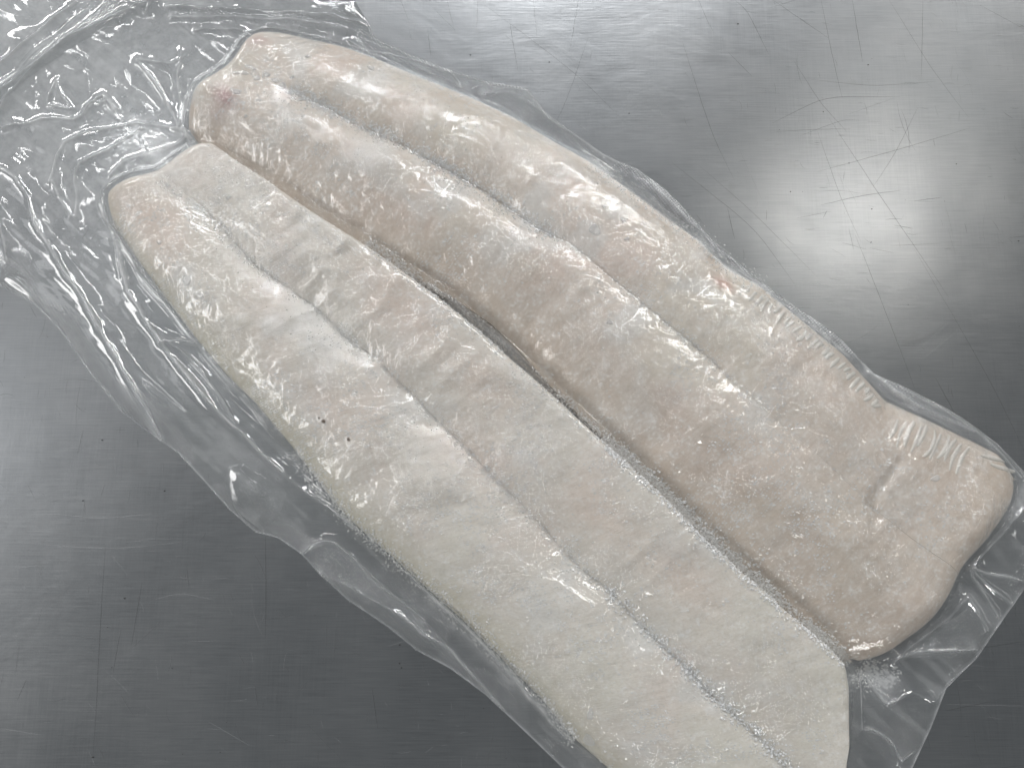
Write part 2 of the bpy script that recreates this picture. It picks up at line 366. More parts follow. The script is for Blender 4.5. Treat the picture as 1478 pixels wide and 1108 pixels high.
E21 = [(1240,957),(1282,947),(1305,928),(1346,897),(1373,860),(1388,820),(1422,786),(1460,737),(1474,712),(1472,690)]

def fillet_surface(L, G, R, E0, E1, zl, zg, zr, nA, nB, ns, profA, profB, gdepth, seed, hs, wraps):
    Lc = smoothc(resample(PP(L, zl), ns), 12); Gc = smoothc(resample(PP(G, zg), ns), 6); Rc = smoothc(resample(PP(R, zr), ns), 10)
    Gc = Gc + np.c_[vnoise(np.arange(ns) * 1.0, 0, 22, seed=seed), vnoise(np.arange(ns) * 1.0, 9, 25, seed=seed + 1)] * 1.6 * MM
    E0 = PP(E0, 6 * MM); E1 = PP(E1, 6 * MM)
    def ends(E, a, g, b, n1, n2):
        k = np.argmin(np.hypot(*(E - g).T)); k = min(max(k, 1), len(E) - 2)
        g = E[k]; p = resample(np.r_[[a], E[1:k], [g]], n1 + 1); r = resample(np.r_[[g], E[k + 1:-1], [b]], n2 + 1)
        return np.r_[p, r[1:]]
    def warp(n, e0, e1):   # finer rows near the steep rim
        u = np.linspace(0, 1, n + 1); return u - e0 * np.sin(2 * math.pi * u) / (2 * math.pi) * 1.0
    uA = warp(nA, .45, 0); uB = warp(nB, .45, 0)
    XY = np.zeros((ns, nA + nB + 1, 2))
    XY[:, :nA + 1] = Lc[:, None] * (1 - uA)[None, :, None] + Gc[:, None] * uA[None, :, None]
    XY[:, nA:] = Gc[:, None] * (1 - uB)[None, :, None] + Rc[:, None] * uB[None, :, None]
    s = np.linspace(0, 1, ns)
    E0 = smoothc(resample(E0, 60), 10); E1 = smoothc(resample(E1, 60), 10)
    e0 = ends(E0, Lc[0], Gc[0], Rc[0], nA, nB); e1 = ends(E1, Lc[-1], Gc[-1], Rc[-1], nA, nB)
    XY += (1 - sstep(0, 0.14, s))[:, None, None] * (e0 - XY[0])[None] + sstep(0.84, 1, s)[:, None, None] * (e1 - XY[-1])[None]
    hA = np.interp(uA, *zip(*profA)); hB = np.interp(uB, *zip(*profB))
    hA = smoothc(hA[:, None], 5)[:, 0]; hB = smoothc(hB[:, None], 5)[:, 0]
    Z = np.repeat(np.r_[hA[:-1], hB][None], ns, 0) * MM
    uv = np.r_[1 - uA[:-1], uB][None]
    vd = (3.4 * sstep(.06, .16, s) * (1 - sstep(.36, .5, s)) if seed == 23 else 2.3 * sstep(.03, .1, s))[:, None]
    Z = Z - np.exp(-(uv / 0.2) ** 2) * vd * MM
    # the groove closes where gdepth says so
    gd = np.interp(s, *zip(*gdepth))[:, None]
    uu = np.r_[1 - uA[:-1], uB][None]
    Z = Z + np.exp(-(uu / 0.22) ** 2) * (1 - gd) * (20.5 * MM - Z)
    Z *= np.interp(s, *zip(*hs))[:, None]
    al = s[:, None] * 0.47 + 0 * Z; ac = np.r_[uA[:-1] * 0.05, 0.05 + uB * 0.05][None] + 0 * Z
    X, Y = XY[..., 0], XY[..., 1]
    rim = np.minimum(1, np.minimum(np.r_[uA[:-1], np.ones(nB + 1)], np.r_[np.ones(nA), 1 - uB])[None] * 9)
    Z = Z + rim * (fbm(X, Y, 0.028, 3, seed) * 2.1 + fbm(X, Y, 0.008, 3, seed + 3) * 0.36 + fbm(al, ac, 0.0030, 2, seed + 8, 0.011) * 0.2) * MM
    for (wx, wy, wr, amp, sc_) in wraps:
        c = P(wx, wy, 0.02); m = np.exp(-((X - c[0]) ** 2 + (Y - c[1]) ** 2) / (wr * MM) ** 2)
        Z = Z + m * amp * MM * (np.abs(vnoise(al + 0.3 * ac, ac, sc_ * MM, sc_ * 2.5 * MM, seed + 31)) * -2 + 0.4)
    # rounded ends
    se = 0.47 * s; r0 = 9 * MM
    f0 = np.sqrt(np.clip(1 - (1 - np.clip(se / r0, 0, 1)) ** 2, 0, 1)); f1 = np.sqrt(np.clip(1 - (1 - np.clip((0.47 - se) / (14 * MM), 0, 1)) ** 2, 0, 1))
    Z = np.maximum(Z, 0.3 * MM) * (f0 * f1)[:, None] + 0.25 * MM
    return np.stack([X, Y, Z], -1), al, ac, nA

def pigment_and_shade(S, al, ac, side, seed):
    X, Y = S[..., 0], S[..., 1]
    base = np.array([0.77, 0.70, 0.625]); pink = np.array([0.79, 0.66, 0.585]); yel = np.array([0.72, 0.68, 0.58]); wht = np.array([0.80, 0.79, 0.765])
    if side == 0: base, pink, yel = np.array([0.775, 0.728, 0.66]), np.array([0.79, 0.695, 0.63]), np.array([0.73, 0.71, 0.62])
    else: base = np.array([0.77, 0.685, 0.61])
    C = np.broadcast_to(base, X.shape + (3,)).copy()
    def mixin(c, m): C[:] = C * (1 - m[..., None]) + c * m[..., None]
    mixin(pink, sstep(-0.02, 0.5, fbm(X, Y, 0.028, 4, seed + 50)) * (0.7 if side else 0.5))
    mixin(yel, sstep(0.0, 0.4, fbm(X, Y, 0.05, 3, seed + 60)) * 0.5)
    mixin(wht, sstep(0.05, 0.4, fbm(X, Y, 0.022, 4, seed + 70)) * 0.6)
    def spot(u, v, r, c, a, el=1.0, an=0.0):
        p = P(u, v, 0.012); dx = X - p[0]; dy = Y - p[1]
        q = np.hypot((dx * math.cos(an) + dy * math.sin(an)) / el, -dx * math.sin(an) + dy * math.cos(an)) + fbm(X, Y, 0.006, 3, seed + 90) * 1.5 * MM
        mixin(np.array(c), a * np.exp(-(q / (r * MM)) ** 2))
    if side == 1:
        spot(326, 145, 7.5, (0.47, 0.25, 0.26), 0.95, 0.7, 0.9); spot(314, 168, 6, (0.6, 0.42, 0.40), 0.5, 0.7, 0.9)
        spot(372, 62, 4, (0.58, 0.38, 0.38), 0.5, 2.0, 0.1)
        spot(1043, 411, 3.6, (0.46, 0.17, 0.10), 1.0, 1.6, -0.6); spot(1028, 372, 4, (0.58, 0.40, 0.27), 0.6, 2.5, -0.7)
        spot(960, 300, 6, (0.60, 0.45, 0.33), 0.6, 4.0, -0.65); spot(860, 232, 6, (0.64, 0.49, 0.37), 0.5, 3.0, -0.5)
        spot(1430, 700, 13, (0.66, 0.50, 0.36), 0.7, 1.5, 0.9); spot(1330, 655, 11, (0.66, 0.51, 0.40), 0.7, 2.0, -0.3)
        spot(1290, 900, 16, (0.64, 0.50, 0.42), 0.6, 1.5, 0.4); spot(1400, 800, 14, (0.66, 0.53, 0.42), 0.6)
        for u, v in ((1360, 700), (1250, 590), (1180, 540)): spot(u, v, 8, (0.68, 0.54, 0.44), 0.5, 1.8, -0.7)
        m = sstep(0.75, 1.0, ac / 0.1); mixin(np.array([0.66, 0.54, 0.42]), m * 0.5)
        m = sstep(.62, .9, al / .47 + .1 * vnoise(X, Y, .03, seed=77)); mixin(np.array([0.66, 0.565, 0.48]), m * 0.62)
        m = 1 - sstep(0.0, 0.42, ac / 0.1 + .12 * vnoise(X, Y, .012, seed=78)); mixin(np.array([0.60, 0.50, 0.41]), m * 0.75)  # shade of the flank facing the gap, put into the flesh colour
    else:
        m = 1 - sstep(0.0, 0.16, ac / 0.1); mixin(np.array([0.66, 0.62, 0.49]), m * 0.8)
        for u, v in ((180, 290), (230, 330), (560, 420), (600, 470), (700, 560), (480, 590), (680, 650), (860, 740), (980, 830)): spot(u, v, 12, (0.74, 0.59, 0.50), 0.5, 1.8, -0.7)
    return C

def lattice(S, a, b):
    Q = S[:, a:b]; n, m = Q.shape[:2]
    i = np.arange(n * m).reshape(n, m)
    F = np.c_[i[:-1, :-1].ravel(), i[:-1, 1:].ravel(), i[1:, 1:].ravel(), i[1:, :-1].ravel()]
    return Q.reshape(-1, 3), F
def flesh_part(S, C, al, ac, a, b, root, mat, label=None):
    """one lobe: the upper skin plus a flat underside that closes it"""
    V, F = lattice(S, a, b); n, m = S.shape[0], b - a
    loop = np.r_[np.arange(m), np.arange(1, n) * m + m - 1, (n - 1) * m + np.arange(m - 2, -1, -1), np.arange(n - 2, 0, -1) * m]
    under = V[loop].copy(); under[:, 2] = 0.12 * MM
    k = len(loop); o = len(V); j = np.arange(k)
    W = np.c_[loop, o + j, o + (j + 1) % k, loop[(j + 1) % k]]
    V2 = np.r_[V, under]; 
    me = fast_mesh('lobe', V2, np.r_[F[:, ::-1], W])
    idx = np.r_[np.arange(o), loop]
    vcol(me, 'pigment_and_shade', C[:, a:b].reshape(-1, 3)[idx])
    g = np.c_[al[:, a:b].ravel(), ac[:, a:b].ravel(), np.zeros(n * m)]
    vvec(me, 'grain', g[idx])
    o_ = link('lobe', me, None, [mat]); adopt(o_, root)
    if label: o_['label'] = label
    return o_

PA1 = [(0, .5), (.015, 5), (.05, 8.5), (.12, 12.5), (.25, 16.5), (.42, 19.2), (.62, 20.3), (.8, 19.6), (.9, 18.3), (.95, 17.4), (.985, 16.5), (1, 16.2)]
PB1 = [(0, 16.2), (.025, 16.7), (.08, 17.8), (.16, 18.9), (.3, 19.8), (.5, 20.8), (.7, 21.6), (.86, 22), (.93, 21.3), (.97, 19), (.985, 14), (1, 3)]
PA2 = [(0, 7.5), (.05, 9.5), (.13, 12), (.28, 15.8), (.45, 19.2), (.62, 21.8), (.78, 22.2), (.88, 20.8), (.95, 18.6), (.985, 17), (1, 16.6)]
PB2 = [(0, 16.6), (.02, 17), (.1, 18.6), (.2, 19.8), (.34, 20.2), (.5, 19), (.7, 15.6), (.85, 11), (.94, 7), (.985, 3.5), (1, .5)]
S1, al1, ac1, k1 = fillet_surface(L1, G1, R1, E10, E11, 5 * MM, 15 * MM, 19 * MM, 110, 100, 700, PA1, PB1,
    [(0, .6), (.1, 1), (1, 1)], 11, [(0, .62), (.12, .85), (.3, 1), (1, 1)], [(470, 390, 38, 2.0, 11), (590, 470, 34, 1.9, 13), (380, 300, 25, 1.2, 10), (900, 800, 30, .8, 12), (1130, 1000, 25, .8, 10)])
S2, al2, ac2, k2 = fillet_surface(L2, G2, R2, E20, E21, 19 * MM, 17 * MM, 5 * MM, 120, 95, 700, PA2, PB2,
    [(0, .2), (.12, .8), (.3, 1), (.68, 1), (.74, .5), (.8, .2), (.9, .4), (.96, .1), (1, 0)], 23, [(0, .62), (.12, .9), (.3, 1), (.8, .95), (1, .72)], [(1330, 760, 34, 1.4, 20), (1200, 640, 25, 1.0, 14)])
# tail lump of the second fillet: shallow curved crease
_t = PP([(1297, 668), (1272, 700), (1257, 729), (1262, 748)], 15 * MM); D = seg_dist(S2[..., 0], S2[..., 1], resample(_t, 12))
S2[..., 2] -= 1.7 * MM * np.exp(-(D / (3.0 * MM)) ** 2)
splat(S1.reshape(-1, 3), S1.shape[:2]); splat(S2.reshape(-1, 3), S2.shape[:2])
for _ in range(2):   # close pin holes
    b = np.pad(HF, 1); nb = np.maximum(np.maximum(b[:-2, 1:-1], b[2:, 1:-1]), np.maximum(b[1:-1, :-2], b[1:-1, 2:])); HF = np.where(HF < 0.1 * MM, np.where(nb > 3 * MM, nb * .9, HF), HF)

r1 = P(700, 700, 0); r1[2] = 0; r2 = P(850, 420, 0); r2[2] = 0
FG = 'frozen fish fillets sealed side by side in the bag'
f1 = empty('fish_fillet', r1, 'frozen pale fillet lying at lower left of the bag, with two brown specks', 'fish fillet', FG)
f2 = empty('fish_fillet', r2, 'frozen fillet at upper right of the bag with pink bruise and white ribbed edge', 'fish fillet', FG)
C1 = pigment_and_shade(S1, al1, ac1, 0, 11); C2 = pigment_and_shade(S2, al2, ac2, 1, 23)
flesh_part(S1, C1, al1, ac1, 0, k1 + 1, f1, M_flesh[1]); flesh_part(S1, C1, al1, ac1, k1, S1.shape[1], f1, M_flesh[1])
flesh_part(S2, C2, al2, ac2, 0, k2 + 1, f2, M_flesh[0]); flesh_part(S2, C2, al2, ac2, k2, S2.shape[1], f2, M_flesh[0])

def Ps(u, v):
    """place on the fillet surface seen at a photograph position"""
    z = 0.015
    for _ in range(6):
        p = P(u, v, z); z = 0.5 * z + 0.5 * float(sample(HF, p[0], p[1]))
    p = P(u, v, z); p[2] = float(sample(HF, p[0], p[1])); return p

# ribs of white muscle along the thin edge
def rib(a, b, r, root):
    A = Ps(*a); B = Ps(*b); k = 6; V = []
    d = (B - A)[:2]; L = np.hypot(*d); d = d / L; n = np.array([-d[1], d[0]])
    bend = random.gauss(0, 0.1)
    for i in range(k):
        t = i / (k - 1); c = A[:2] * (1 - t) + B[:2] * t + n * bend * .5 * L * math.sin(math.pi * t)
        z = float(sample(HF, *c)); rr = r * (0.35 + 0.65 * math.sin(math.pi * (0.12 + 0.76 * t))) * random.uniform(.85, 1.12)
        for th in (0, 0.25, 0.5, 0.75, 1.0):
            o = c + n * rr * math.cos(math.pi * th); V.append((o[0], o[1], z - 0.2 * MM + rr * 0.6 * math.sin(math.pi * th)))
    F = [(i * 5 + j, i * 5 + j + 1, i * 5 + j + 6, i * 5 + j + 5) for i in range(k - 1) for j in range(4)]
    V = np.array(V); o = link('muscle_rib', fast_mesh('muscle_rib', V, np.array(F)), None, [M_flake]); adopt(o, root)
    return V, (k, 5)
RIBS = []
e = smoothc(resample(np.array([(1075, 408), (1110, 428), (1150, 462), (1195, 497), (1232, 530), (1262, 562), (1276, 584)], float), 27), 1)
for i, (u, v) in enumerate(e):
    dd = e[min(i + 1, 26)] - e[max(i - 1, 0)]; dd /= np.hypot(*dd); n = np.array([-dd[1], dd[0]])
    L = random.uniform(13, 27); sk = dd * random.uniform(-6, 3); u += random.uniform(-1.6, 1.6)
    RIBS.append(((u + n[0] * 3, v + n[1] * 3), (u + n[0] * L + sk[0], v + n[1] * L + sk[1]), random.uniform(1.0, 1.35) * MM))
e = smoothc(resample(np.array([(1296, 606), (1330, 612), (1365, 625), (1400, 645)], float), 11), 1)
for i, (u, v) in enumerate(e):
    L = random.uniform(28, 42); u += random.uniform(-2, 2); v += random.uniform(-2, 2); RIBS.append(((u, v), (u - 14 - i * .5, v + L), random.uniform(1.1, 1.5) * MM))
for u, v in ((1418, 655), (1432, 668)): RIBS.append(((u - 2, v + 2), (u + 34, v + 12), 1.5 * MM))
_sp = [rib(a, b, r, f2) for a, b, r in RIBS]
for V, sh in _sp: splat(V, sh)

# flat white pads of trapped frost
def blob(u, v, rx, ry, an, root, name='frost_patch', mat=None, hgt=0.35):
    c = Ps(u, v); k = 14; V = []
    ph = [random.uniform(0, 6.28) for _ in range(3)]
    for ring, rf, hh in ((0, 1.0, 0.0), (1, 0.82, 1.0), (2, 0.4, 1.15)):
        for i in range(k):
            th = 2 * math.pi * i / k; r = rf * (1 + .16 * math.sin(2 * th + ph[0]) + .12 * math.sin(3 * th + ph[1]))
            x = rx * r * math.cos(th); y = ry * r * math.sin(th)
            X = c[0] + x * math.cos(an) - y * math.sin(an); Y = c[1] + x * math.sin(an) + y * math.cos(an)
            V.append((X, Y, float(sample(HF, X, Y)) + (0.08 + hgt * hh) * MM))
    V.append((c[0], c[1], float(sample(HF, c[0], c[1])) + (0.08 + hgt * 1.15) * MM))
    F = [(r * k + i, r * k + (i + 1) % k, (r + 1) * k + (i + 1) % k, (r + 1) * k + i) for r in (0, 1) for i in range(k)]
    F += [(2 * k + i, 2 * k + (i + 1) % k, 3 * k, 3 * k) for i in range(k)]
    V = np.array(V); me = bpy.data.meshes.new(name); me.from_pydata(V.tolist(), [], [f if f[2] != f[3] else f[:3] for f in F]); me.update()
    for p in me.polygons: p.use_smooth = True
    o = link(name, me, None, [mat or M_blob]); adopt(o, root)
    return V
for u, v, a, b, an in [(347,105,5.5,1.9,-.1),(361,97,4.2,1.6,-.5),(371,113,2.6,1.9,.3),(385,108,2.3,1.9,0),(398,116,2.6,1.8,-.5),(408,125,3.0,2.5,.2),
    (422,112,1.8,1.3,0),(340,132,4.8,1.7,-.3),(355,168,1.4,1.2,0),(444,82,1.7,1.3,.2),(535,98,3.2,1.5,-.6),(858,332,4.0,3.6,0),(900,318,2.2,2,0),
    (872,298,1.6,1.4,0),(905,345,1.8,1.5,.4),(880,465,2.0,1.7,0),(1350,690,4,1.6,.4)]:
    blob(u, v, a * MM * .8, b * MM * .8, an, f2)
for u, v, a, b, an in [(200,308,2.6,1.7,.3),(230,350,2,1.5,0),(270,405,4,2.6,.5),(288,426,3.2,2.4,-.4),(330,285,2,1.6,0),(850,1068,4.8,2.6,-1.0),(852,1030,4.0,1.6,1.4),(925,900,2.4,1.8,0)]:
    blob(u, v, a * MM * .8, b * MM * .8, an, f1)
for u, v, a in ((467, 608, 1.25), (503, 634, 1.15), (460, 603, .6)):
    blob(u, v, a * MM, a * .6 * MM, -.5, f1, 'brown_speck', M_speck, .12)

# ------------------------------------------------------------------ frost crystals
def crystals(name, paths, root, zoff=0.15):
    V, F, o = [], [], 0
    for pts, wd, cnt, rmin, rmax in paths:
        p = resample(np.array(pts, float), 400)
        for _ in range(cnt):
            q = p[int(random.random() ** 1.0 * 399)]; g = random.gauss(0, .5) * wd; h = random.gauss(0, .35) * wd
            n = float(vnoise(np.array([q[0]]), np.array([q[1]]), 40, seed=4)[0])
            if random.random() > 0.62 + 0.9 * n: continue
            c = Ps(q[0] + g * .7 + h * .3, q[1] - g * .7 + h * .3); r = random.uniform(rmin, rmax) * 1.75 * MM
            c[2] += zoff * MM
            A = RNG.normal(size=(3, 3)); Q, _r = np.linalg.qr(A)
            sc_ = np.array([1, random.uniform(.4, .9), random.uniform(.3, .8)]) * r
            oc = np.array([(1, 0, 0), (-1, 0, 0), (0, 1, 0), (0, -1, 0), (0, 0, 1), (0, 0, -1)]) * sc_
            V.append(oc @ Q.T + c)
            F += [(o + a, o + b, o + d) for a, b, d in ((0, 2, 4), (2, 1, 4), (1, 3, 4), (3, 0, 4), (2, 0, 5), (1, 2, 5), (3, 1, 5), (0, 3, 5))]
            o += 6
    ob = link(name, fast_mesh(name, np.concatenate(V), np.array(F), False), None, [M_ice]); adopt(ob, root); ob['kind'] = 'stuff'
JN = R1[4:20]
crystals('frost_crystals', [(JN, 10, 5200, .22, .55), (JN, 18, 1500, .15, .4), (JN[7:], 12, 2400, .3, .7), (G1[1:10], 11, 1900, .15, .36), (G1[9:], 14, 2600, .16, .40), (G1[15:], 14, 900, .3, .65),
    (L1[7:16], 12, 3000, .2, .5), (L1[1:5], 8, 400, .15, .4)], f1)
crystals('frost_crystals', [(G2[2:10], 14, 3000, .18, .5), (G2[9:17], 8, 900, .15, .35), (R2[8:14], 14, 2800, .15, .42), ([(1240, 965), (1262, 975), (1290, 985)], 22, 700, .25, .6)], f2)

def surface_frost(root, L, R, cnt, seed):
    """loose clumps of rime all over the fish, thick in some places"""
    a = resample(np.array(L, float), 300); b = resample(np.array(R, float), 300); V, F, o = [], [], 0
    t = RNG.random(cnt * 6); k = (RNG.random(cnt * 6) * 299).astype(int); q = a[k] * (1 - t[:, None]) + b[k] * t[:, None]
    m = fbm(q[:, 0], q[:, 1], 60, 4, seed) + .6 * vnoise(q[:, 0], q[:, 1], 9, seed=seed + 9); q = q[(m > .22) | (RNG.random(len(m)) < .03)][:cnt]
    for u, v in q:
        c = Ps(u, v); r = random.uniform(.2, .62) * (.55 + .45 * random.random()) * MM; th = random.uniform(0, 6.28); n = random.randint(4, 6)
        rr = r * RNG.uniform(.6, 1.3, n); an = th + np.arange(n) * 2 * math.pi / n; tilt = RNG.normal(0, .35, 2)
        x = rr * np.cos(an) * random.uniform(1, 1.8); y = rr * np.sin(an)
        V.append(np.c_[c[0] + x, c[1] + y, c[2] + .02 * MM + np.maximum(tilt[0] * x + tilt[1] * y, -.1 * MM)]); V.append([[c[0], c[1], c[2] + .14 * MM + r * .1]])
        F += [(o + i, o + (i + 1) % n, o + n) for i in range(n)]; o += n + 1
    ob = link('surface_frost', fast_mesh('surface_frost', np.concatenate(V), np.array(F), True), None, [M_rime]); adopt(ob, root); ob['kind'] = 'stuff'
surface_frost(f1, L1[1:-1], R1[:-1], 9000, 301); surface_frost(f2, L2[1:], R2[1:-1], 6500, 305)

# ------------------------------------------------------------------ film
OUT = [(-150,395),(-60,398),(0,412),(50,440),(85,475),(130,540),(175,595),(232,637),(255,652),(290,690),(330,735),(368,768),(400,776),(434,799),(462,830),(500,865),(560,905),(600,938),(650,965),(700,1002),(760,1058),(812,1108),(880,1180),(1000,1260),
 (1270,1240),(1318,1108),(1345,1050),(1367,993),(1411,950),(1445,900),(1492,830),(1530,760),(1500,712),(1478,680),(1440,640),(1385,600),(1340,575),(1300,555),(1262,540),(1205,480),(1140,437),(1085,398),(1045,360),(1020,336),(985,297),(960,272),(920,243),(892,232),(872,222),(840,200),(790,165),
 (762,128),(700,116),(640,98),(590,78),(540,54),(534,37),(510,-4),(470,-60),(200,-140),(-60,-120),(-200,100)]
RIDGE = [ # (points, half width mm, height mm)
 ([(0,243),(42,269),(53,311),(72,353),(95,390),(117,422),(144,467),(167,509),(182,540),(212,585),(235,632)],1.5,2.0),
 ([(76,350),(98,392),(124,432),(146,474)],.8,.9),
 ([(174,354),(212,407),(258,456),(284,486)],1.2,1.6),([(190,352),(225,405),(262,452),(290,492),(330,545),(366,574)],.9,1.2),
 ([(174,354),(176,407),(212,456),(235,498),(281,555),(322,600),(353,627),(379,653),(425,699),(474,729),(533,768),(593,826),(642,872),(687,913),(733,966),(801,1048),(822,1068)],1.7,2.6),
 ([(245,495),(262,505),(300,545),(345,610)],1.0,1.2),
 ([(235,498),(262,493),(292,496)],1.0,1.6),([(76,265),(95,212),(152,190),(212,182),(265,190),(296,205)],1.3,1.8),
 ([(8,190),(76,174),(121,178),(152,140),(174,163)],1.1,1.5),([(4,144),(57,102),(114,57),(170,30),(227,8)],1.6,2.6),([(0,98),(49,60),(114,11)],1.3,2.0),
 ([(0,165),(40,125),(90,70),(140,30),(165,0)],.9,1.3),([(87,121),(95,144),(110,163),(72,155),(87,121)],.8,1.0),
 ([(205,95),(235,136),(262,186)],1.2,1.6),([(265,80),(258,114),(262,150),(264,186)],1.0,1.4),([(205,95),(250,98),(270,84)],.9,1.2),
 ([(80,265),(98,299),(114,322),(114,262),(117,243),(163,220),(208,190)],1.1,1.4),([(163,258),(182,235),(227,227),(273,201)],1.1,1.6),
 ([(190,4),(212,27),(227,4)],1.0,1.4),([(243,15),(341,19),(436,23),(534,36)],1.3,2.0),([(250,30),(340,30),(430,33),(500,44)],.9,1.1),([(284,49),(320,46),(350,49)],.8,1.0),
 ([(130,160),(160,150),(180,175)],.8,1.0),([(0,300),(10,345),(14,380)],.9,1.1),([(150,300),(170,350),(175,400)],.9,1.0),
 ([(434,798),(455,783),(478,780),(504,800),(555,847),(615,896)],1.1,1.5),([(460,828),(500,842),(540,862),(593,900),(650,938),(690,985),(722,1018)],1.3,1.6),
 ([(1388,817),(1430,828),(1475,838)],1.1,1.5),([(1388,817),(1411,847),(1445,893)],1.0,1.5),([(1388,817),(1432,850),(1464,872)],1.0,1.5),([(1392,862),(1410,880),(1426,908)],1.1,1.4),
 ([(1297,946),(1335,938),(1411,939)],1.3,2.0),([(1286,953),(1316,923),(1365,893),(1392,862)],1.2,1.8),([(1233,968),(1240,1000),(1236,1052),(1259,1050),(1289,1071),(1301,1098)],1.3,1.8),
 ([(1248,976),(1278,1014),(1312,999),(1354,1014)],1.0,1.3),([(1340,1000),(1350,1012),(1360,1000)],.8,1.0),([(1301,1098),(1320,1085)],.9,1.3),
 ([(1475,733),(1449,760),(1411,802),(1392,815)],1.5,2.4),
 ([(505,64),(545,78),(585,83),(650,102),(668,129)],1.1,1.4),([(560,78),(600,98),(640,112),(668,129)],.8,1.0),([(680,129),(703,118),(752,125)],.9,1.1),([(700,135),(740,132),(770,150),(800,175)],.9,1.0),
 ([(1070,384),(1115,414),(1183,471),(1244,517),(1297,574),(1354,600),(1407,623)],1.6,2.2),([(1045,365),(1110,408),(1180,458),(1240,505)],.8,.9),
 ([(1300,560),(1350,583),(1400,615),(1440,650),(1474,690)],1.2,1.6),([(940,262),(985,305),(1030,355)],1.4,1.3)]
SKIN = [([(744,456),(775,490),(805,517),(835,547),(885,570)],.6,.7),([(967,475),(1013,517),(1054,547),(1111,600)],.7,.9),([(998,566),(1028,577),(1058,600)],.7,.7),
 ([(349,364),(398,403),(455,441)],.7,.8),([(265,280),(315,322),(349,364)],.7,.7),([(455,441),(493,475),(551,526)],.7,.8),([(570,543),(612,585),(672,646),(733,710)],.6,.7),
 ([(645,485),(700,520),(745,548)],.7,.8),([(725,705),(782,758),(839,821)],.6,.7),([(560,740),(600,790),(680,850),(700,900)],.5,.4),([(730,800),(780,830),(830,855),(870,880)],.7,.7),
 ([(800,560),(830,600),(870,645)],.8,.9),([(1275,710),(1290,690)],.7,.8),([(1200,640),(1160,620),(1138,623)],.7,.7),([(1250,950),(1290,925),(1340,890)],.7,.6),
 ([(340,140),(400,170),(470,210)],.6,.5),([(1330,640),(1370,655),(1400,662)],.6,.6),([(1000,560),(1050,590)],.5,.5),([(420,660),(440,690),(489,732),(517,758)],.8,1.0)]

